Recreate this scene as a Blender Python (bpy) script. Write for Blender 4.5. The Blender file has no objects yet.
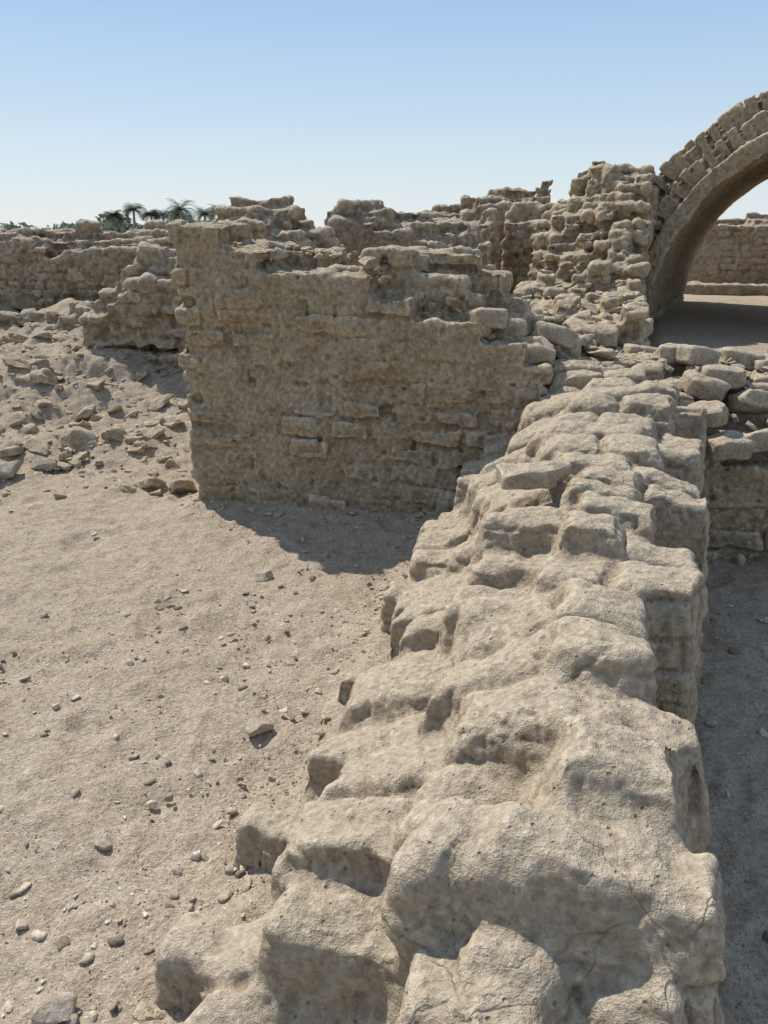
import bpy, math, numpy as np, time
from mathutils import Vector
T0=time.time()
scene=bpy.context.scene
col=scene.collection
R=np.random.RandomState

# ---------------------------------------------------------------- noise
def _h(ix,iy,iz,seed):
    n=(ix.astype(np.int64)*374761393+iy.astype(np.int64)*668265263+iz.astype(np.int64)*2147483647+seed*1274126177)&0xffffffff
    n=((n^(n>>13))*1274126177)&0xffffffff
    n=((n^(n>>16))*2246822519)&0xffffffff
    n=n^(n>>15)
    return (n&0xffff)/32767.5-1.0
def vnoise(p,seed=0):
    f=np.floor(p); i=f.astype(np.int64); t=p-f; t=t*t*t*(t*(t*6-15)+10)
    out=0
    for dx in (0,1):
        wx=t[:,0] if dx else 1-t[:,0]
        for dy in (0,1):
            wy=t[:,1] if dy else 1-t[:,1]
            for dz in (0,1):
                wz=t[:,2] if dz else 1-t[:,2]
                out=out+wx*wy*wz*_h(i[:,0]+dx,i[:,1]+dy,i[:,2]+dz,seed)
    return out
def fbm(p,freq,octs=4,seed=0,gain=.5):
    a=1;s=0;q=p*freq
    for k in range(octs):
        s=s+a*vnoise(q+k*17.3,seed+k); a*=gain; q=q*2.03
    return s
def P3(x,y,z=0):
    x=np.asarray(x,float);y=np.asarray(y,float)
    return np.stack([x.ravel(),y.ravel(),np.full(x.size,0.)+z],1)
def ss(a,b,x):
    t=np.clip((x-a)/(b-a),0,1); return t*t*(3-2*t)

# ---------------------------------------------------------------- materials
def nt(mat):
    mat.use_nodes=True; n=mat.node_tree; n.nodes.clear(); return n
def earth_mat(name,c1,c2,c3,fine=1.0,pit=1.0,bump=.5,scale=1.0,dust=None,speck=0.0,island=0.0,point=0.0,strata=0.0,mid=1.0,pitth=1.0,cracks=0.0):
    m=bpy.data.materials.new(name); t=nt(m); N=t.nodes; L=t.links
    out=N.new('ShaderNodeOutputMaterial'); b=N.new('ShaderNodeBsdfPrincipled')
    b.inputs['Roughness'].default_value=.95; b.inputs['Specular IOR Level'].default_value=.1
    L.new(b.outputs[0],out.inputs[0])
    tc=N.new('ShaderNodeTexCoord')
    def noise(sc,det=4,rough=.6,dist=0,vec=None):
        n=N.new('ShaderNodeTexNoise'); n.inputs['Scale'].default_value=sc*scale; n.inputs['Detail'].default_value=det
        n.inputs['Roughness'].default_value=rough; n.inputs['Distortion'].default_value=dist
        L.new(vec or tc.outputs['Object'],n.inputs['Vector']); return n
    def ramp(src,p0,p1,a=(0,0,0,1),bb=(1,1,1,1)):
        r=N.new('ShaderNodeValToRGB'); r.color_ramp.elements[0].position=p0; r.color_ramp.elements[1].position=p1
        r.color_ramp.elements[0].color=a; r.color_ramp.elements[1].color=bb; L.new(src,r.inputs[0]); return r
    def setv(s,v):
        if isinstance(v,(int,float,tuple)): s.default_value=v
        else: L.new(v,s)
    def mix(fac,a,bb,mode='MIX'):
        x=N.new('ShaderNodeMix'); x.data_type='RGBA'; x.blend_type=mode
        for s,v in ((x.inputs[0],fac),(x.inputs[6],a),(x.inputs[7],bb)): setv(s,v)
        return x.outputs[2]
    def math_(op,a,bb):
        x=N.new('ShaderNodeMath'); x.operation=op
        for s,v in ((x.inputs[0],a),(x.inputs[1],bb)): setv(s,v)
        return x.outputs[0]
    n1=noise(1.6,4,.6,.4); n2=noise(10,5,.65); n3=noise(60,4,.7); n4=noise(260,2,.7)
    c=mix(ramp(n1.outputs[0],.35,.65).outputs[0],c1+(1,),c2+(1,))
    c=mix(ramp(n2.outputs[0],.45,.7).outputs[0],c,c3+(1,))
    g3=ramp(n3.outputs[0],.28,.72,(.62,.61,.59,1),(1.28,1.28,1.28,1))
    c=mix(1.0,c,g3.outputs[0],'MULTIPLY')
    if strata>0:
        mp=N.new('ShaderNodeMapping'); mp.inputs['Scale'].default_value=(1,1,3.5); L.new(tc.outputs['Object'],mp.inputs[0])
        n5=noise(5,4,.65,.3,mp.outputs[0])
        c=mix(strata,c,ramp(n5.outputs[0],.3,.7,(.6,.58,.55,1),(1.25,1.24,1.22,1)).outputs[0],'MULTIPLY')
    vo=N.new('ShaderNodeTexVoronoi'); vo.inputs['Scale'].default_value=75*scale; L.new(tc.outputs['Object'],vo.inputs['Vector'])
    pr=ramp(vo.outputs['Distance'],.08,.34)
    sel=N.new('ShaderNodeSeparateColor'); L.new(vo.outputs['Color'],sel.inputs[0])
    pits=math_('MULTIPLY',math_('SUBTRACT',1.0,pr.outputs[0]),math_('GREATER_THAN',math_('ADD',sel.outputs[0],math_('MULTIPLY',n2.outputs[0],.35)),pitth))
    if dust:
        ge=N.new('ShaderNodeNewGeometry'); sx=N.new('ShaderNodeSeparateXYZ'); L.new(ge.outputs['Normal'],sx.inputs[0])
        f=ramp(math_('ADD',sx.outputs[2],math_('MULTIPLY',n2.outputs[0],.5)),.6,1.25)
        c=mix(math_('MULTIPLY',f.outputs[0],.7),c,mix(1.0,dust+(1,),g3.outputs[0],'MULTIPLY'))
    if speck>0:
        v2=N.new('ShaderNodeTexVoronoi'); v2.inputs['Scale'].default_value=130; L.new(tc.outputs['Object'],v2.inputs['Vector'])
        s2=N.new('ShaderNodeSeparateColor'); L.new(v2.outputs['Color'],s2.inputs[0])
        mk=math_('MULTIPLY',math_('LESS_THAN',v2.outputs['Distance'],.32),math_('GREATER_THAN',s2.outputs[0],.82))
        c=mix(math_('MULTIPLY',mk,speck),c,(.60,.545,.455,1))
        mk=math_('MULTIPLY',math_('LESS_THAN',v2.outputs['Distance'],.32),math_('LESS_THAN',s2.outputs[0],.16))
        c=mix(math_('MULTIPLY',mk,speck),c,(.15,.112,.08,1))
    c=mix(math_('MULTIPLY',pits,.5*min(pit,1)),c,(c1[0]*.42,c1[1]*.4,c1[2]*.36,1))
    ck=None
    if cracks>0:
        nd=N.new('ShaderNodeTexNoise'); nd.inputs['Scale'].default_value=7; nd.inputs['Detail'].default_value=4; L.new(tc.outputs['Object'],nd.inputs['Vector'])
        va=N.new('ShaderNodeVectorMath'); va.operation='SCALE'; va.inputs['Scale'].default_value=.16; L.new(nd.outputs['Color'],va.inputs[0])
        vb=N.new('ShaderNodeVectorMath'); vb.operation='ADD'; L.new(va.outputs[0],vb.inputs[0]); L.new(tc.outputs['Object'],vb.inputs[1])
        ve=N.new('ShaderNodeTexVoronoi'); ve.feature='DISTANCE_TO_EDGE'; ve.inputs['Scale'].default_value=4.2; L.new(vb.outputs[0],ve.inputs['Vector'])
        ln=ramp(ve.outputs['Distance'],.0,.016,(1,1,1,1),(0,0,0,1))
        mk=ramp(n1.outputs[0],.52,.62)
        ck=math_('MULTIPLY',ln.outputs[0],math_('MULTIPLY',mk.outputs[0],cracks))
        c=mix(math_('MULTIPLY',ck,.5),c,(c1[0]*.4,c1[1]*.38,c1[2]*.34,1))
    if island>0:
        ge2=N.new('ShaderNodeNewGeometry')
        rr=ramp(ge2.outputs['Random Per Island'],0,1,(1-island,1-island*1.05,1-island*1.1,1),(1+island,1+island,1+island,1)); 
        c=mix(1.0,c,rr.outputs[0],'MULTIPLY')
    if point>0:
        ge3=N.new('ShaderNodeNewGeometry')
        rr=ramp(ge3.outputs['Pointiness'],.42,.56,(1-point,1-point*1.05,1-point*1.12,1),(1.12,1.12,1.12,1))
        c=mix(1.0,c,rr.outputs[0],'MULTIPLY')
    L.new(c,b.inputs['Base Color'])
    h=math_('MULTIPLY',n2.outputs[0],.034*mid)
    h=math_('ADD',h,math_('MULTIPLY',n3.outputs[0],.014*fine))
    h=math_('ADD',h,math_('MULTIPLY',n4.outputs[0],.004*fine))
    if strata>0: h=math_('ADD',h,math_('MULTIPLY',n5.outputs[0],.02*strata))
    h=math_('SUBTRACT',h,math_('MULTIPLY',pits,.012*pit))
    if ck is not None: h=math_('SUBTRACT',h,math_('MULTIPLY',ck,.010))
    bp=N.new('ShaderNodeBump'); bp.inputs['Strength'].default_value=bump; bp.inputs['Distance'].default_value=1.0
    L.new(h,bp.inputs['Height']); L.new(bp.outputs[0],b.inputs['Normal'])
    return m
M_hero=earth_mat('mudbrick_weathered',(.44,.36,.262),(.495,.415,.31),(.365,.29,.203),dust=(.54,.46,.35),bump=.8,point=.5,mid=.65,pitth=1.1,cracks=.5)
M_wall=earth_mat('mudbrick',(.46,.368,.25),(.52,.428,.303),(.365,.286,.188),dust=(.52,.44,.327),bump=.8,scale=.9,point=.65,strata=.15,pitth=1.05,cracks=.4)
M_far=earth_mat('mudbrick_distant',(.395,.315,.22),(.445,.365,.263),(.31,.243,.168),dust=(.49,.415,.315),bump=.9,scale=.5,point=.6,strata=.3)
M_sand=earth_mat('sandy_soil',(.458,.373,.275),(.505,.42,.318),(.388,.308,.222),fine=1.5,pit=.3,bump=.85,speck=.95,mid=.75)
M_rock=earth_mat('limestone_chips',(.49,.425,.34),(.42,.35,.27),(.35,.285,.213),bump=.5,scale=1.5)
M_peb=earth_mat('gravel_stones',(.44,.375,.295),(.36,.30,.23),(.52,.465,.38),bump=.25,scale=3,island=.5)

# ---------------------------------------------------------------- mesh helpers
def mk_obj(name,v,f,mat,smooth=True):
    me=bpy.data.meshes.new(name)
    v=np.asarray(v,np.float32)
    n,k=f.shape
    me.vertices.add(len(v)); me.vertices.foreach_set('co',v.ravel())
    me.loops.add(n*k); me.loops.foreach_set('vertex_index',f.astype(np.int32).ravel())
    me.polygons.add(n); me.polygons.foreach_set('loop_start',np.arange(0,n*k,k,dtype=np.int32))
    me.update(calc_edges=True)
    me.polygons.foreach_set('use_smooth',np.full(len(me.polygons),smooth)); me.update()
    me.materials.append(mat)
    o=bpy.data.objects.new(name,me); col.objects.link(o); return o
CUB=np.array([[-1,-1,-1],[1,-1,-1],[1,1,-1],[-1,1,-1],[-1,-1,1],[1,-1,1],[1,1,1],[-1,1,1]],float)
CF=np.array([[0,3,2,1],[4,5,6,7],[0,1,5,4],[1,2,6,5],[2,3,7,6],[3,0,4,7]])
def boxes(C,H,rng=None,jit=0,rot=0):
    C=np.asarray(C,float);H=np.asarray(H,float);n=len(C)
    v=CUB[None]*H[:,None,:]
    if rng is not None and jit>0: v=v+rng.uniform(-jit,jit,v.shape)
    if rng is not None and rot>0:
        a=rng.normal(0,rot,n);b=rng.normal(0,rot*.6,n);c_=rng.normal(0,rot*.6,n)
        ca,sa=np.cos(a)[:,None],np.sin(a)[:,None]
        x,y,z=v[...,0],v[...,1],v[...,2]
        x,y=x*ca-y*sa,x*sa+y*ca
        z=z+x*b[:,None]+y*c_[:,None]
        v=np.stack([x,y,z],-1)
    v=v+C[:,None,:]
    f=CF[None]+(np.arange(n)*8)[:,None,None]
    return v.reshape(-1,3),f.reshape(-1,4)
def eval_mesh(o):
    dg=bpy.context.evaluated_depsgraph_get(); dg.update()
    return bpy.data.meshes.new_from_object(o.evaluated_get(dg))
def remesh_finish(name,v,f,mat,voxel,smooth,disp,post=1):
    o=mk_obj(name+'_tmp',v,f,mat)
    md=o.modifiers.new('r','REMESH'); md.mode='VOXEL'; md.voxel_size=voxel; md.use_smooth_shade=True
    if smooth>0:
        s=o.modifiers.new('s','SMOOTH'); s.factor=.5; s.iterations=smooth
    me=eval_mesh(o)
    old=o.data; bpy.data.objects.remove(o); bpy.data.meshes.remove(old)
    n=len(me.vertices); co=np.empty(n*3,np.float32); me.vertices.foreach_get('co',co); co=co.reshape(-1,3).astype(float)
    no=np.empty(n*3,np.float32); me.vertex_normals.foreach_get('vector',no); no=no.reshape(-1,3)
    d=disp(co,no); co=co+no*d[:,None]
    me.vertices.foreach_set('co',co.astype(np.float32).ravel()); me.update()
    ob=bpy.data.objects.new(name,me); col.objects.link(ob)
    if post:
        s=ob.modifiers.new('s','SMOOTH'); s.factor=.5; s.iterations=post
        m2=eval_mesh(ob); ob.modifiers.clear(); ob.data=m2; bpy.data.meshes.remove(me); me=m2
    me.polygons.foreach_set('use_smooth',np.ones(len(me.polygons),bool)); me.update()
    me.name=name; me.materials.clear(); me.materials.append(mat)
    print(name,n,'verts',round(time.time()-T0,1)); return ob

def std_disp(amp=.02,freq=4,crack=.015,seed=0,fineamp=.006,scoop=.03,mid=.0):
    def f(co,no):
        d=amp*fbm(co,freq,4,seed)+fineamp*fbm(co,38,2,seed+9)
        if mid: d=d+mid*fbm(co,15,2,seed+70)
        if crack:
            w=fbm(co,3.1,2,seed+21)+.25*vnoise(co*16,seed+5)+.1*vnoise(co*40,seed+8)
            m=ss(.1,.4,vnoise(co*1.7,seed+31))
            d=d-crack*np.exp(-(w/.03)**2)*m
        h=vnoise(co*9.0,seed+44); d=d-scoop*ss(.55,.95,h)
        h=vnoise(co*19.0,seed+45); d=d-scoop*.5*ss(.6,.9,h)
        return d
    return f

def frame(O,ang):
    a=math.radians(ang); e=np.array([math.cos(a),math.sin(a)]); n=np.array([-math.sin(a),math.cos(a)])
    return np.array(O,float),e,n
def to_world(v,F):
    O,e,n=F; w=v.copy()
    w[:,0]=O[0]+v[:,0]*e[0]+v[:,1]*n[0]; w[:,1]=O[1]+v[:,0]*e[1]+v[:,1]*n[1]; return w

def masonry(s0,s1,c0,c1,z0,z1,inside,brick,g,rng,gap=.006,jit=.006,rot=.02,miss=.02,core_erode=1,posj=(1,1.3,.5),pj=.007):
    bl,bw,bh=brick
    ns=int(math.ceil((s1-s0)/g))+2; nc=int(math.ceil((c1-c0)/g))+2; nz=int(math.ceil((z1-z0)/g))+2
    occ=np.zeros((ns,nc,nz),bool)
    C=[];H=[]
    nk=int((z1-z0)/bh)+1
    for k in range(nk):
        zc=z0+(k+.5)*bh
        L_,W_=bl,bw
        nj=max(1,int(round((c1-c0)/W_))); W=(c1-c0)/nj
        for j in range(nj):
            cc=c0+(j+.5)*W
            off=(k%2)*.5*L_+rng.uniform(-.05,.05)
            s=s0-off
            row=[]
            while s<s1:
                l=L_*rng.uniform(.85,1.12); a=max(s,s0); b=min(s+l,s1); s+=l
                if b-a<.04: continue
                row.append(((a+b)/2,(b-a)/2))
            if not row: continue
            r=np.array(row)
            p=np.stack([r[:,0],np.full(len(r),cc),np.full(len(r),zc)],1)
            ins=inside(p[:,0],p[:,1],p[:,2])&(rng.rand(len(r))>miss)
            for (sc,hl),pp in zip(r[ins],p[ins]):
                C.append(pp); H.append((hl-gap/2,W/2-gap/2,bh/2-gap/2))
                i0=int((sc-hl-s0)/g)+1;i1=int(round((sc+hl-s0)/g))+1
                j0=int(round((cc-W/2-c0)/g))+1;j1=int(round((cc+W/2-c0)/g))+1
                k0=int(round((zc-bh/2-z0)/g))+1;k1=int(round((zc+bh/2-z0)/g))+1
                occ[max(i0,0):i1,j0:j1,k0:k1]=True
    C=np.array(C);H=np.array(H)
    C=C+rng.normal(0,pj,C.shape)*np.array(posj)
    V,Fc=boxes(C,H,rng,jit,rot)
    er=occ.copy()
    for _ in range(core_erode):
        b=er.copy()
        for ax in range(3):
            b&=np.roll(er,1,ax)&np.roll(er,-1,ax)
        er=b
    CC=[];HH=[]
    for j in range(nc):
        for k in range(nz):
            line=er[:,j,k]
            if not line.any(): continue
            d=np.diff(np.concatenate([[0],line.astype(int),[0]])); st=np.where(d==1)[0]; en=np.where(d==-1)[0]
            for a,b in zip(st,en):
                CC.append((s0+((a+b)/2-1)*g,c0+(j-.5)*g,z0+(k-.5)*g)); HH.append(((b-a)/2*g+.003,g/2+.004,g/2+.004))
    if CC:
        v2,f2=boxes(CC,HH); Fc=np.concatenate([Fc,f2+len(V)]); V=np.concatenate([V,v2])
    return V,Fc

def wall(name,O,ang,s1,c1,Hf,mat,z0=-.2,zmax=2.6,brick=(.36,.18,.12),g=.05,voxel=.018,smooth=4,seed=1,amp=.025,s0=0,c0=0,rot=.02,miss=.0,crack=0,jit=.007,warp=.03,fine=.006,gap=.006,erode=1,pj=.007,posj=(1,1.3,.5),hn=.06,scoop=.03,mid=0,post=1):
    rng=R(seed); F=frame(O,ang)
    def inside(s,c,z): 
        q=np.stack([s,c,z],1)
        return z+hn*vnoise(q*2.6,seed)+hn*.5*vnoise(q*6,seed+1)<Hf(s,c)
    V,Fc=masonry(s0,s1,c0,c1,z0,zmax,inside,brick,g,rng,rot=rot,miss=miss,jit=jit,gap=gap,core_erode=erode,pj=pj,posj=posj)
    V=V+np.stack([warp*fbm(V,.9,2,seed+3),warp*fbm(V,.9,2,seed+4),warp*.8*fbm(V*np.array([1,1,.3]),1.1,2,seed+5)],1)
    V=to_world(V,F)
    return remesh_finish(name,V,Fc,mat,voxel,smooth,std_disp(amp,4,crack,seed,fine,scoop,mid),post)
def tab(xs,ys):
    return lambda s: np.interp(s,xs,ys)

# ---------------------------------------------------------------- ground
def gh(x,y):
    sh=np.shape(x); x=np.ravel(np.asarray(x,float)); y=np.ravel(np.asarray(y,float))
    p=P3(x,y)
    h=.03*fbm(p,.8,3,2)+.010*fbm(p,3.3,3,8)+.003*vnoise(p*22,3)
    far=ss(60,24,np.hypot(x,y))
    mound=.62*ss(4.5,9.0,y+.25*(-x-1.2))*ss(-.6,-1.8,x)*far
    mid=.4*ss(4.9,8,y)*ss(2.4,1.6,x)*ss(-1.8,-.6,x)*far
    yr=y+.27*(x-1.2)
    right=.5*ss(4.25,4.8,yr)*ss(1.0,1.7,x-.3*(y-4))*far
    rough=ss(.03,.3,mound)
    h=h+mound+mid+right+rough*(.10*fbm(p,1.5,4,31)+.05*np.abs(fbm(p,5,3,12)))
    d=(x+1.21)*.26+(y-4.52)*.965
    h=h+.06*np.exp(-np.clip(-d,0,9)/.18)*ss(-1.5,-1.0,x)*ss(1.2,.4,x)*(y<5)
    dl=x*.951-(y-1.0)*.309; sl=x*.309+(y-1.0)*.951; foot=-.43-.08*sl
    h=h+.07*np.exp(-np.clip(foot-dl,0,9)/.07)*(dl<.3)*ss(-.6,.1,sl)*ss(3.6,2.6,sl)*(1+.6*vnoise(p*4,91))
    return h.reshape(sh)
def axis(lo,hi,step,far):
    a=np.arange(lo,hi,step); g=[];d=step
    x=hi
    while x<far: g.append(x); d*=1.13; x+=d
    g.append(far); h=[];d=step;x=lo-step
    while x>-far: h.append(x); d*=1.13; x-=d
    h.append(-far)
    return np.concatenate([np.array(h[::-1]),a,np.array(g)])
xs=axis(-4,3,.016,4000); ys=axis(.7,9,.02,4000)
X,Y=np.meshgrid(xs,ys,indexing='ij')
Z=gh(X,Y)
near=ss(5,4,np.abs(X))*ss(9,7,Y)*(Y>-1)
pp=P3(X,Y)
lump=np.maximum(fbm(pp,11,2,77),0)**1.5
scuff=np.maximum(fbm(pp,3.1,3,177)-.3,0)
clod=np.maximum(fbm(pp,24,2,79)-.2,0)
Z=Z+near*(.012*lump-.04*scuff+.014*clod+.003*fbm(pp,31,2,78)).reshape(X.shape)
nx,ny=X.shape
idx=np.arange(nx*ny).reshape(nx,ny)
f=np.stack([idx[:-1,:-1],idx[1:,:-1],idx[1:,1:],idx[:-1,1:]],-1).reshape(-1,4)
mk_obj('ground',np.stack([X.ravel(),Y.ravel(),Z.ravel()],1),f,M_sand)
print('ground',nx*ny,round(time.time()-T0,1))

# ---------------------------------------------------------------- foreground long wall : eroded, melted mudbrick
def H_fg(s,c):
    cl=-.40-.075*s; cr=.472+.045*s
    top=.69+.06*s
    u=np.clip((c-cl)/.62,0,1)
    H=.13+(top-.13)*u**.9
    lim=np.where(c>.17,np.where(s<-.02,.46,9.),.20+.92*s)
    H=np.minimum(H,np.maximum(lim,.09))
    H=H-.10*ss(cr-.22,cr+.03,c)
    H=np.where((c<cl)|(c>cr),-.2,H)
    H=np.where(s<-.38,-.2,H)
    return H
def blur(A,sig,g):
    r=int(3*sig/g); k=np.exp(-.5*(np.arange(-r,r+1)*g/sig)**2); k/=k.sum()
    A=np.apply_along_axis(lambda m:np.convolve(np.pad(m,r,'edge'),k,'valid'),0,A)
    return np.apply_along_axis(lambda m:np.convolve(np.pad(m,r,'edge'),k,'valid'),1,A)
def fg_wall():
    g=.007; seed=16; rng=R(seed)
    S,Cc=np.meshgrid(np.arange(-.6,3.7,g),np.arange(-.95,.95,g),indexing='ij')
    sh=S.shape; p=P3(S,Cc)
    sw=S+(.035*fbm(p,2.2,2,1)+.010*fbm(p,9,2,2)).reshape(sh)
    cw=Cc+(.035*fbm(p,2.2,2,5)+.010*fbm(p,9,2,6)).reshape(sh)
    edges=[-.85]
    while edges[-1]<4.2: edges.append(edges[-1]+rng.uniform(.16,.22))
    edges=np.array(edges); nb=len(edges)
    bi=np.clip(np.searchsorted(edges,sw)-1,0,nb-2)
    Lb=rng.uniform(.23,.32,nb); ob=rng.uniform(0,.3,nb)
    t=(cw+2+ob[bi])/Lb[bi]; ci=np.floor(t); fr=t-ci
    de=np.minimum(np.minimum(fr,1-fr)*Lb[bi],np.minimum(sw-edges[bi],edges[bi+1]-sw))
    cs=(edges[bi]+edges[bi+1])/2; cc=(ci+.5)*Lb[bi]-2-ob[bi]
    def hh(sd): return _h(bi,ci.astype(np.int64),bi*0,sd)
    # clip plan overshoot of edge bricks to the wall's real outline
    crr=.54+.045*sw
    H=H_fg(cs+.01*hh(3),cc+.01*hh(4))
    H=np.where(cw>crr,-.2,H)
    q=.085
    Hq=np.where(H>-.1,(np.floor(H/q)+.72)*q+.011*hh(5),-.2)
    tilt=(S-cs)*.09*hh(6)+(Cc-cc)*.09*hh(7)
    Hc=np.where(H>-.1,Hq+tilt,-.2)
    Hs=H_fg(sw,cw)
    m=.16+ss(-.4,.5,fbm(p,1.6,2,40)).reshape(sh)*.46
    Hs=np.where((Hs<-.1)|(Hc<-.1),Hc,Hs)
    A=Hc*(1-m)+Hs*m
    A=blur(A,.0150,g)
    gr=np.exp(-(np.maximum(de,0)/.010)**2)*ss(-.8,0,vnoise(p*3.3,55)).reshape(sh)
    pil=.020*(1-np.clip(de/.07,0,1))**2
    A=A-.032*gr-pil
    A=np.maximum(blur(A,.0068,g),-.2)
    n1,n2=sh; id_=np.arange(n1*n2).reshape(n1,n2)
    topf=np.stack([id_[:-1,:-1],id_[1:,:-1],id_[1:,1:],id_[:-1,1:]],-1).reshape(-1,4)
    N=n1*n2
    botf=topf[:,::-1]+N
    ring=np.concatenate([id_[:-1,0],id_[-1,:-1],id_[:0:-1,-1],id_[0,:0:-1]])
    r2=np.roll(ring,-1); side=np.stack([ring,ring+N,r2+N,r2],-1)
    v=np.stack([S.ravel(),Cc.ravel(),A.ravel()],1); vb=v.copy(); vb[:,2]=-.32
    V=np.concatenate([v,vb]); F=np.concatenate([topf,botf,side])
    a=math.radians(18); e=np.array([math.cos(a),-math.sin(a)]); al=np.array([math.sin(a),math.cos(a)])
    O=np.array([0.,1.])
    W=np.stack([O[0]+V[:,0]*al[0]+V[:,1]*e[0],O[1]+V[:,0]*al[1]+V[:,1]*e[1],V[:,2]],1)
    F=F[:,::-1]
    base=std_disp(.018,4,.006,seed,.0030,.011,.006)
    def disp(co,no):
        d=base(co,no)
        rel=co[:,:2]-O; s=rel@al; c=rel@e
        side=1-ss(.25,.6,np.abs(no[:,2]))
        zc=(co[:,2]+.018*fbm(co,3,2,60)+.2)/.10; k=np.floor(zc); fz=zc-k
        ns=np.abs(no[:,0]*al[0]+no[:,1]*al[1]); u=np.where(ns>.6,c,s)
        uu=(u+.012*fbm(co,6,2,61))/.27+_h(k,k*0,k*0,9)*.5+10; ku=np.floor(uu); fu=uu-ku
        gz=np.exp(-(np.minimum(fz,1-fz)*.10/.012)**2); gu=np.exp(-(np.minimum(fu,1-fu)*.27/.012)**2)
        msk=ss(-.3,.4,vnoise(co*3,62))
        return d+side*(.006*_h(ku,k,k*0,12)-.014*np.maximum(gz,gu)*msk)
    return remesh_finish('mudbrick_wall',W,F,M_hero,.0070,3,disp,1)
fg_wall()
def wall_ns(name,O,slope_deg,Hsc,s0,s1,c0,c1,mat,seed,**k):
    ang=90-slope_deg
    return wall(name,O,ang,s1,-c0,lambda s,c:Hsc(s,-c),mat,s0=s0,c0=-c1,seed=seed,**k)

# ---------------------------------------------------------------- transverse wall
hb=tab([0,.22,.3,.5,.7,1.05,1.2,1.3,1.7,1.85,2.2,2.6,5.4],[1.62,1.60,1.52,1.48,1.5,1.48,1.42,1.28,1.2,1.05,.85,.6,.5])
hk=tab([0,1.6,1.9,2.3,2.8,5.4],[1.56,1.42,1.18,1.0,.88,.8])
def H_tr(s,c): 
    w=ss(.15,.5,c); return hb(s)*(1-w)+hk(s)*w
wall('mudbrick_wall',(-1.21,4.52),-15,5.4,.9,H_tr,M_wall,brick=(.28,.18,.115),g=.015,erode=2,voxel=.0093,smooth=4,seed=8,amp=.024,zmax=1.8,rot=.022,jit=.012,fine=.005,gap=.032,pj=.009,posj=(1,1.6,.6),hn=.08,scoop=.028,mid=.006,post=1)

def H_n(s,c):
    b=np.interp(s,[0,.8,2.4,3.0,3.6,4.2,4.7,5.4],[1.0,1.0,.98,1.1,1.4,1.85,2.25,2.38])
    return b-.45*ss(.1,-.6,c)*ss(2.6,4.6,s)+.05*c
wall_ns('mudbrick_wall',(1.0,4.9),17,H_n,-.1,5.4,-.62,.62,M_wall,7,brick=(.28,.18,.10),g=.03,voxel=.016,smooth=4,amp=.04,zmax=2.8,rot=.05,gap=.034,pj=.014,jit=.016,hn=.12,mid=.012)

W=[
 ((1.35,9.55),-20,1.7,.7,([0,.3,.35,1.7],[1.78,1.88,1.95,1.98]),21,M_wall),
 ((.15,10.9),-16,2.0,.8,([0,.3,.6,.9,1.3,1.6,1.9,2.0],[1.7,1.85,1.85,1.98,2.14,2.10,2.10,1.8]),22,M_far),
 ((-.75,9.2),-13,1.95,.8,([0,.15,.5,.9,1.3,1.9],[1.72,1.88,1.90,1.86,1.8,1.7]),23,M_far),
 ((-1.95,7.7),-10,1.45,.9,([0,.2,.45,.8,1.0,1.4],[1.5,1.75,1.97,1.97,1.87,1.5]),24,M_far),
 ((-2.85,7.3),-8,1.8,.7,([0,.3,.32,.6,.62,1.8],[1.0,1.05,1.25,1.27,1.46,1.48]),25,M_far),
 ((-8.5,11.0),-6,6.9,.9,([0,2,4,4.5,5.5,6.5,6.9],[1.58,1.68,1.66,1.58,1.62,1.54,1.45]),26,M_far),
 ((-5.0,8.4),-4,2.9,.5,([0,1,2,2.9],[.75,.83,.9,.95]),27,M_far),
]
for O,a,l,th,t,sd,mt in W:
    fn=tab(*t)
    wall('mudbrick_wall',O,a,l,th,lambda s,c,fn=fn,sd=sd,th=th:fn(s)+.09*vnoise(np.stack([s*2.0,c*3,c*0],1),sd)-.25*(np.abs(c/th-.5)*2)**1.5,mt,brick=(.27,.17,.105),g=.03,voxel=.018,smooth=5,seed=sd,amp=.045,zmax=2.6,rot=.04,z0=.05,gap=.042,pj=.013,jit=.014,hn=.06,mid=.014,scoop=.02)
for O,a,l,th,h,sd in [((6.4,17.2),-25,4.6,.8,1.8,41),((8.35,15.3),65,.6,.6,1.75,42),((10.5,20),-25,6,.8,2.0,43),((5.6,15.2),-25,2.6,.4,.72,44)]:
    wall('mudbrick_wall',O,a,l,th,lambda s,c,h=h,sd=sd:h+(.25 if h>1 else .08)*vnoise(np.stack([s*1.3,c*2,c*0],1),sd),M_far,brick=(.34,.22,.13),g=.035,voxel=.026,smooth=2,seed=sd,amp=.03,zmax=2.6,gap=.055,pj=.012,scoop=.02)

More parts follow.
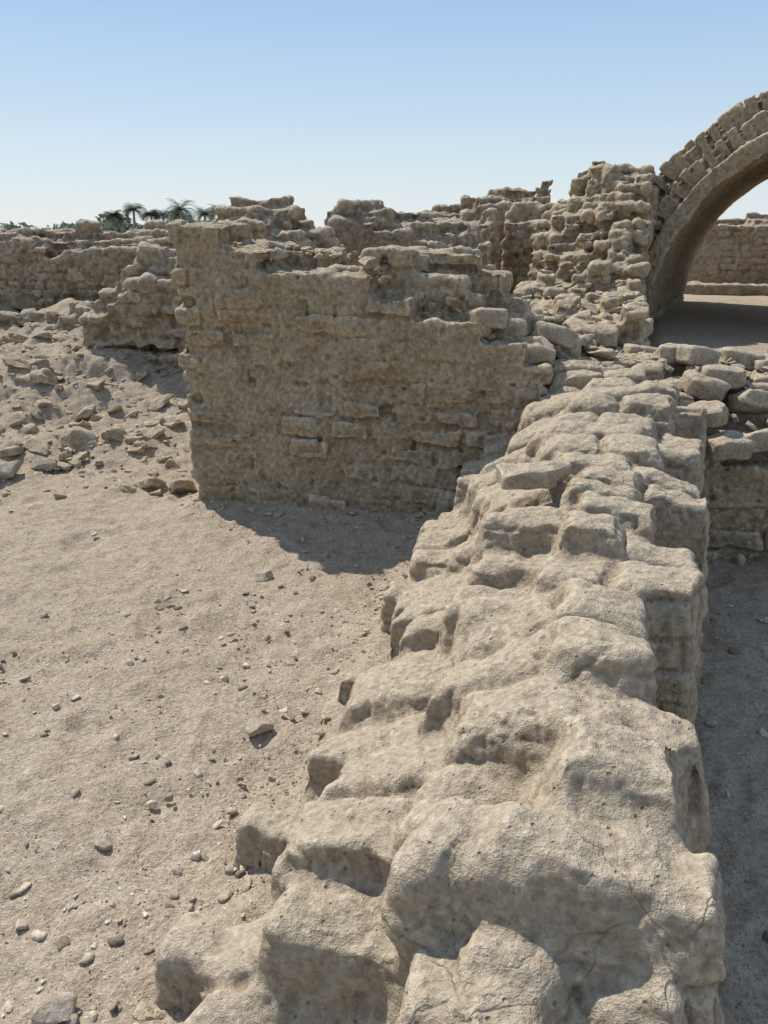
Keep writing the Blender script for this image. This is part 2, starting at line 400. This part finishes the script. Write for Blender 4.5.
# ---------------------------------------------------------------- vault
def vault():
    rng=R(77); th=25; D=5.0; zs=.7
    O=np.array([4.72,8.20]); a=math.radians(th)
    ax=np.array([math.sin(a),math.cos(a)]); ac=np.array([math.cos(a),-math.sin(a)])
    V=[];Fs=[];nv=0
    def block(r0,r1,t0,t1,d0,d1,j):
        nonlocal nv
        pts=[(r*math.cos(t),r*math.sin(t),d) for (r,t,d) in [(r0,t0,d0),(r1,t0,d0),(r1,t1,d0),(r0,t1,d0),(r0,t0,d1),(r1,t0,d1),(r1,t1,d1),(r0,t1,d1)]]
        V.append(np.array(pts)+rng.uniform(-j,j,(8,3))); Fs.append(CF+nv); nv+=8
    rings=[(1.9,2.08,0.0),(2.09,2.29,.10),(2.29,2.50,.24)]
    for ri,(r0,r1,st) in enumerate(rings):
        nb=int(math.pi*r0/(.13 if ri else .3)); dt=math.pi/nb
        d=st
        while d<D:
            w=.14 if ri else .17
            off=rng.uniform(0,dt)
            for i in range(nb):
                t0=i*dt+(off if i else 0); t1=min(math.pi,(i+1)*dt+off)
                if ri==2 and rng.rand()<(.12 if d<1 else .06): continue
                rr=rng.normal(0,.014 if ri else .005); g=.036 if ri else .014
                block(r0+rr,r1+rr,t0+g/r0*.5,t1-g/r0*.5,d,min(d+w-g,D),.010 if ri else .004)
            d+=w
    n=40
    for i in range(n):
        block(1.93,2.43,i*math.pi/n-.001,(i+1)*math.pi/n+.001,.32,D-.05,0)
        block(1.93,2.24,i*math.pi/n-.001,(i+1)*math.pi/n+.001,.15,D-.05,0)
        block(1.92,2.05,i*math.pi/n-.001,(i+1)*math.pi/n+.001,.03,D-.05,0)
    v=np.concatenate(V); f=np.concatenate(Fs)
    w=np.stack([O[0]+v[:,0]*ac[0]+v[:,2]*ax[0],O[1]+v[:,0]*ac[1]+v[:,2]*ax[1],zs+v[:,1]],1)
    AV=[w];AF=[f];k=len(w)
    for sgn in (-1,1):
        c0,c1=(-2.5,-1.9) if sgn<0 else (1.9,2.5)
        vv,ff=masonry(0,D,c0,c1,-.2,zs+.03,lambda s,c,z:s<99,(.36,.18,.12),.05,rng,gap=.03)
        ww=np.stack([O[0]+vv[:,1]*ac[0]+vv[:,0]*ax[0],O[1]+vv[:,1]*ac[1]+vv[:,0]*ax[1],vv[:,2]],1)
        AV.append(ww);AF.append(ff+k);k+=len(ww)
    return remesh_finish('brick_vault',np.concatenate(AV),np.concatenate(AF),M_wall,.0160,2,std_disp(.014,3,0,3,.006,.015,.006))
vault()

# ---------------------------------------------------------------- stones
def cube_grid(n):
    import bmesh
    bm=bmesh.new(); bmesh.ops.create_cube(bm,size=2); bmesh.ops.subdivide_edges(bm,edges=bm.edges[:],cuts=n,use_grid_fill=True)
    v=np.array([x.co[:] for x in bm.verts]); f=np.array([[q.index for q in p.verts] for p in bm.faces]); bm.free(); return v,f
def make_stone(base,rng,round_=.35,planes=6,amp=.06,dims=(1,.6,.4),hlo=.6,hhi=1.0):
    v,f=base; q=np.clip(v,-(1-round_),1-round_); d=v-q; d=d/np.maximum(np.linalg.norm(d,axis=1,keepdims=True),1e-6)*round_
    p=q+d
    for _ in range(planes):
        n=rng.normal(size=3); n/=np.linalg.norm(n); h=rng.uniform(hlo,hhi)
        e=np.maximum(p@n-h,0); p=p-e[:,None]*n
    p=p*np.array(dims)
    sd=rng.randint(999)
    p=p+amp*np.stack([fbm(p,2.2,3,sd),fbm(p,2.2,3,sd+50),fbm(p,2.2,3,sd+90)],1)
    return p,f
B8=cube_grid(11); B6=cube_grid(7); B3=cube_grid(3); B1=cube_grid(2)
def rotm(a,b,c):
    ca,sa,cb,sb,cc,sc=math.cos(a),math.sin(a),math.cos(b),math.sin(b),math.cos(c),math.sin(c)
    return np.array([[ca,-sa,0],[sa,ca,0],[0,0,1]])@np.array([[1,0,0],[0,cb,-sb],[0,sb,cb]])@np.array([[cc,0,sc],[0,1,0],[-sc,0,cc]])
def merge(name,items,mat):
    V=[];Fs=[];k=0
    for p,f in items: V.append(p);Fs.append(f+k);k+=len(p)
    return mk_obj(name,np.concatenate(V),np.concatenate(Fs),mat)
rng=R(3)
vars6=[make_stone(B6,rng,.25,9,.07,(1,rng.uniform(.6,.85),rng.uniform(.35,.55)),.5,.95) for _ in range(14)]
vars3=[make_stone(B3,rng,.3,9,.08,(1,rng.uniform(.5,.9),rng.uniform(.3,.55)),.5,.95) for _ in range(14)]
vars1=[make_stone(B1,rng,.35,9,.1,(1,rng.uniform(.5,.9),rng.uniform(.25,.55)),.5,.95) for _ in range(14)]
def place(var,x,y,z,s,rz=None,tilt=.2):
    p,f=var; M=rotm(rng.uniform(0,6.28) if rz is None else rz,rng.normal(0,tilt),rng.normal(0,tilt))
    return ((p*s)@M.T+np.array([x,y,z]),f)
def zg(x,y): return float(gh(np.array([x]),np.array([y]))[0])

for (x,y,s,rz) in [(-.43,1.29,.046,.5),(-.38,1.39,.028,.2),(-.46,1.42,.028,2.),(-.72,1.21,.045,.1),(-.78,1.69,.024,0),(-.59,3.46,.05,1.2),(-.43,2.22,.048,.7),(-2.38,5.15,.09,.3),(-2.6,5.0,.12,0),(-.40,1.50,.02,1),(-.95,1.25,.022,1)]:
    v=make_stone(B6,rng,.35,7,.06,(1,.72,.5)); z=zg(x,y)
    merge('stone',[((v[0]*s)@rotm(rz,rng.normal(0,.12),rng.normal(0,.12)).T+np.array([x,y,z+s*.28]),v[1])],M_rock)
it=[]
n=22000
xx=rng.uniform(-4,1.0,n); yy=.9+rng.rand(n)**1.4*6; zz=gh(xx,yy)
cl=fbm(P3(xx,yy),1.1,3,55)
for i in range(n):
    if cl[i]<rng.normal(-.1,.5): continue
    s=.0028*math.exp(rng.exponential(.5)); s=min(s,.02)
    it.append(place(vars1[i%14],xx[i],yy[i],zz[i]+s*.3,s))
for i in range(500):
    x=-.5+rng.normal(0,.19);y=1.33+rng.normal(0,.22); s=.003*math.exp(rng.exponential(.65)); s=min(s,.02)
    it.append(place(vars1[i%14],x,y,zg(x,y)+s*.3,s))
for i in range(500):
    x=rng.uniform(.9,2.6);y=rng.uniform(.8,3.6); s=.005*math.exp(rng.exponential(.6)); s=min(s,.03)
    it.append(place(vars1[i%14],x,y,zg(x,y)+s*.2,s))
merge('gravel',it,M_peb)
it=[]
n=2400; xx=rng.uniform(-6,-1.3,n); yy=rng.uniform(4.6,8.6,n); zz=gh(xx,yy)
for i in range(n):
    dens=ss(4.4,5.6,yy[i]+.25*(-xx[i]-1.2))
    if rng.rand()>.1+.6*dens: continue
    s=.015*math.exp(rng.exponential(.62)); s=min(s,.10)
    it.append(place((vars3 if s<.05 else vars6)[i%14],xx[i],yy[i],zz[i]+s*.02,s,tilt=.3))
for x,y,s in [(-2.45,6.2,.15),(-2.3,6.1,.11),(-2.2,5.5,.12),(-2.05,5.6,.10),(-1.75,5.5,.1),(-1.9,6.4,.12),(-3.0,5.8,.12),(-2.7,5.4,.1),(-1.6,5.1,.06),(-2.9,6.6,.14),(-3.3,6.3,.12),(-1.7,6.0,.11),(-3.6,7.2,.15)]:
    it.append(place(vars6[rng.randint(14)],x,y,zg(x,y)+s*.12,s,tilt=.3))
for i in range(260):
    x=rng.uniform(-1.3,.3); y=4.52-.26*(x+1.21)-abs(rng.normal(0,.12))-.02; s=.005*math.exp(rng.exponential(.7)); s=min(s,.035)
    it.append(place(vars3[i%12],x,y,zg(x,y)+s*.15,s))
for i in range(160):
    sl=rng.uniform(.0,3.2); dl=-.46-.08*sl-abs(rng.normal(0,.08)); x=.309*sl+.951*dl; y=1+.951*sl-.309*dl
    s=.005*math.exp(rng.exponential(.6)); s=min(s,.03)
    it.append(place(vars3[i%12],x,y,zg(x,y)+s*.15,s))
merge('rubble',it,M_wall)

it=[]
def lb(x,y,z,rz,l=.15,tilt=.12,b=.09,c=.055):
    p,f=make_stone(B8,rng,.4,3,.05,(1,b/l,c/l),.9,1.2)
    it.append(((p*l)@rotm(rz,rng.normal(0,tilt),rng.normal(0,tilt)).T+np.array([x,y,z]),f))
for x,y,z,rz,l in [(1.62,3.85,.72,-.3,.15),(1.68,4.02,.84,.2,.14),(1.55,4.12,.81,.9,.13),(1.80,4.10,.88,-.1,.14),(1.72,4.25,.96,.3,.13),
    (1.62,4.35,.96,.1,.12),(1.95,4.0,.76,.4,.15),(2.1,4.15,.84,-.3,.14),(2.0,4.35,.93,.1,.14),(1.45,3.95,.70,1.2,.13),(1.9,3.75,.62,0,.15),(2.25,3.85,.66,-.2,.15),
    (1.72,3.72,.6,.15,.14),(2.25,4.3,.84,.3,.15),(2.4,4.1,.78,-.3,.15),(1.5,4.5,.93,-.2,.14),(1.3,4.15,.76,.3,.13)]:
    lb(x,y,z,rz+rng.normal(0,.2),l*.8,.2,.075,.052)
for i in range(170):
    x=rng.uniform(1.2,2.9);y=rng.uniform(3.8,4.7)-.2*(x-1.5); z=.6+.33*ss(3.6,4.3,y); s=.018*math.exp(rng.exponential(.55)); s=min(s,.07)
    it.append(place(vars6[i%12],x,y,z,s,tilt=.4))
merge('brick_rubble_pile',it,M_hero)
it=[]
lb(.50,2.57,.80,.1,.10,.08,.07,.035); lb(.60,2.62,.80,.7,.06,.1,.05,.035)
lb(.15,4.55,1.43,.3,.09); lb(.95,4.35,1.06,-.3,.12); lb(.7,4.5,1.16,-.2,.12); lb(.55,4.25,1.16,.4,.10); lb(.8,4.2,1.0,.1,.11); lb(1.05,4.1,.86,-.2,.11)
for i in range(110):
    s_=rng.uniform(.2,4.6); c_=rng.uniform(-.5,.5); a=math.radians(17)
    x=1.0+s_*math.sin(a)+c_*math.cos(a); y=4.9+s_*math.cos(a)-c_*math.sin(a)
    z=float(H_n(np.array([s_]),np.array([c_]))[0]); s=.025*math.exp(rng.exponential(.6)); s=min(s,.09)
    it.append(place(vars6[i%12],x,y,z+.0,s,tilt=.25))
for i in range(260):
    s_=rng.uniform(0,2.6) if i<110 else rng.uniform(1.3,2.7); c_=rng.uniform(.06,.85); a=math.radians(-15)
    x=-1.21+s_*math.cos(a)-c_*math.sin(a); y=4.52+s_*math.sin(a)+c_*math.cos(a)
    z=float(H_tr(np.array([s_]),np.array([c_]))[0]); s=.015*math.exp(rng.exponential(.65)); s=min(s,.06 if i<110 else .085)
    it.append(place(vars6[i%12],x,y,z-.01,s,tilt=.3))
merge('loose_bricks',it,M_hero)

# ---------------------------------------------------------------- palms
def simple_mat(name,c,rough=.8):
    m=bpy.data.materials.new(name); t=nt(m); N=t.nodes;L=t.links
    o=N.new('ShaderNodeOutputMaterial'); b=N.new('ShaderNodeBsdfPrincipled'); n=N.new('ShaderNodeTexNoise'); n.inputs['Scale'].default_value=1.2
    r=N.new('ShaderNodeValToRGB'); r.color_ramp.elements[0].color=tuple(k*.8 for k in c)+(1,); r.color_ramp.elements[1].color=tuple(k*1.2 for k in c)+(1,)
    tc=N.new('ShaderNodeTexCoord'); L.new(tc.outputs['Object'],n.inputs['Vector']); L.new(n.outputs[0],r.inputs[0]); L.new(r.outputs[0],b.inputs['Base Color']); b.inputs['Roughness'].default_value=rough
    b.inputs['Specular IOR Level'].default_value=.1
    L.new(b.outputs[0],o.inputs[0]); return m
M_leaf=simple_mat('palm_foliage_hazed',(.26,.30,.23)); M_trunk=simple_mat('palm_trunk',(.32,.30,.27))  # distance haze painted into the tree colours: paler, less saturated
def palm(x,y,h,r,seed):
    g=R(seed); root=bpy.data.objects.new('palm_tree',None); col.objects.link(root); root.location=(x,y,0)
    n=10;m=9;V=[];lean=g.uniform(-.5,.5)
    for i in range(n+1):
        t=i/n
        for j in range(m):
            a=2*math.pi*j/m; rr=.28-.1*t+.03*(i%2); V.append((lean*t*t+rr*math.cos(a),rr*math.sin(a),h*t))
    F=[[i*m+j,i*m+(j+1)%m,(i+1)*m+(j+1)%m,(i+1)*m+j] for i in range(n) for j in range(m)]
    tr=mk_obj('trunk',np.array(V),np.array(F),M_trunk); tr.parent=root
    V=[];F=[];k=0
    for q in range(70):
        az=g.uniform(0,6.28); el=g.uniform(-.35,1.35); L=r*g.uniform(.8,1.1)
        pts=[];dx,dy=math.cos(az),math.sin(az)
        px,pz=0,0; e=el
        for i in range(9):
            pts.append((px,pz)); px+=L/8*math.cos(e); pz+=L/8*math.sin(e); e-=.22
        for i in range(1,9):
            for sg in (-1,1):
                for hh in (0,.5):
                    bx,bz=pts[i-1][0]*(1-hh)+pts[i][0]*hh,pts[i-1][1]*(1-hh)+pts[i][1]*hh
                    ll=.55*math.sin(math.pi*min(.95,(i+hh)/9.5))+.12
                    base=np.array([bx*dx,bx*dy,bz]); tip=base+np.array([dx*.35*ll-dy*sg*ll,dy*.35*ll+dx*sg*ll,-.25*ll])
                    w=np.array([dx,dy,0])*.06
                    V+= [base-w,base+w,tip+w*.3,tip-w*.3]; F.append([k,k+1,k+2,k+3]);k+=4
    c=mk_obj('crown',np.array(V)+np.array([lean,0,h]),np.array(F),M_leaf,False); c.parent=root
for i,(x,y,h,r) in enumerate([(-34.5,140,5.2,3.2),(-28,140,4.9,2.7),(-45,148,5.4,2.6),(-25.5,136,4.6,2.3),(-31.5,146,4.6,2.5),(-44,165,4.8,2.4),(-37.5,150,4.6,2.3),(-41,146,4.5,2.1),(-49,150,4.4,2.2)]):
    palm(x,y,h,r,100+i)
V=[];F=[];k=0;g=R(9)
for i in range(9500):
    u=g.rand(); x=-53+30*u if i<6000 else -100+50*u; y=158+g.normal(0,4); top=(3.1+1.1*math.sin(x*.45)+.8*math.sin(x*1.1+1)) if i<6000 else 2.4+.6*math.sin(x*.5)+.5*math.sin(x*1.3)
    z=g.uniform(0,max(1,top)); c=np.array([x+g.normal(0,.5),y,z]); a=g.normal(size=3)*.3; b=g.normal(size=3)*.3
    V+=[c-a,c+b,c+a,c-b];F.append([k,k+1,k+2,k+3]);k+=4
mk_obj('distant_trees',np.array(V),np.array(F),M_leaf,False)

# ---------------------------------------------------------------- light, sky, camera
el=math.radians(50); az=math.radians(-42)
sd=Vector((math.sin(az)*math.cos(el),math.cos(az)*math.cos(el),math.sin(el)))
w=bpy.data.worlds.new('World'); scene.world=w; w.use_nodes=True; t=w.node_tree
bg=t.nodes['Background']; sk=t.nodes.new('ShaderNodeTexSky'); sk.sky_type='NISHITA'; sk.sun_disc=False
sk.sun_elevation=el; sk.sun_rotation=az; sk.air_density=1.2; sk.dust_density=.3; sk.ozone_density=2.0; sk.altitude=0
tc=t.nodes.new('ShaderNodeTexCoord'); sx=t.nodes.new('ShaderNodeSeparateXYZ'); t.links.new(tc.outputs['Generated'],sx.inputs[0])
rp=t.nodes.new('ShaderNodeValToRGB'); cr=rp.color_ramp; k=1/.15/10
def C(r,g,b): return (r*k,g*k,b*k,1)
cr.elements[0].position=0; cr.elements[0].color=C(.76,.83,.88)
cr.elements[1].position=1; cr.elements[1].color=C(.31,.40,.58)
for p,c in ((.06,(.68,.79,.88)),(.14,(.53,.69,.87)),(.24,(.38,.57,.84)),(.5,(.33,.46,.69))):
    e_=cr.elements.new(p); e_.color=C(*c)
t.links.new(sx.outputs[2],rp.inputs[0])
vm=t.nodes.new('ShaderNodeVectorMath'); vm.operation='SCALE'; vm.inputs['Scale'].default_value=10; t.links.new(rp.outputs[0],vm.inputs[0])
mx=t.nodes.new('ShaderNodeMix'); mx.data_type='RGBA'; mx.inputs[0].default_value=.88
t.links.new(sk.outputs[0],mx.inputs[6]); t.links.new(vm.outputs[0],mx.inputs[7]); t.links.new(mx.outputs[2],bg.inputs[0])
bg.inputs[1].default_value=.145
ld=bpy.data.lights.new('sun','SUN'); ld.energy=5.0; ld.angle=math.radians(.5); ld.color=(1,.95,.875)
lo=bpy.data.objects.new('sun',ld); col.objects.link(lo); lo.rotation_euler=(-sd).to_track_quat('-Z','Y').to_euler(); lo.location=(0,0,20)
cd=bpy.data.cameras.new('camera'); cam=bpy.data.objects.new('camera',cd); col.objects.link(cam)
cd.sensor_fit='VERTICAL'; cd.sensor_height=36; cd.lens=27.03; cd.clip_start=.05; cd.clip_end=9000
cam.location=(0,0,1.6); cam.rotation_euler=(math.radians(90-20),0,0)
scene.camera=cam
scene.view_settings.view_transform='Standard'; scene.view_settings.look='None'; scene.view_settings.exposure=0
print('done',round(time.time()-T0,1))
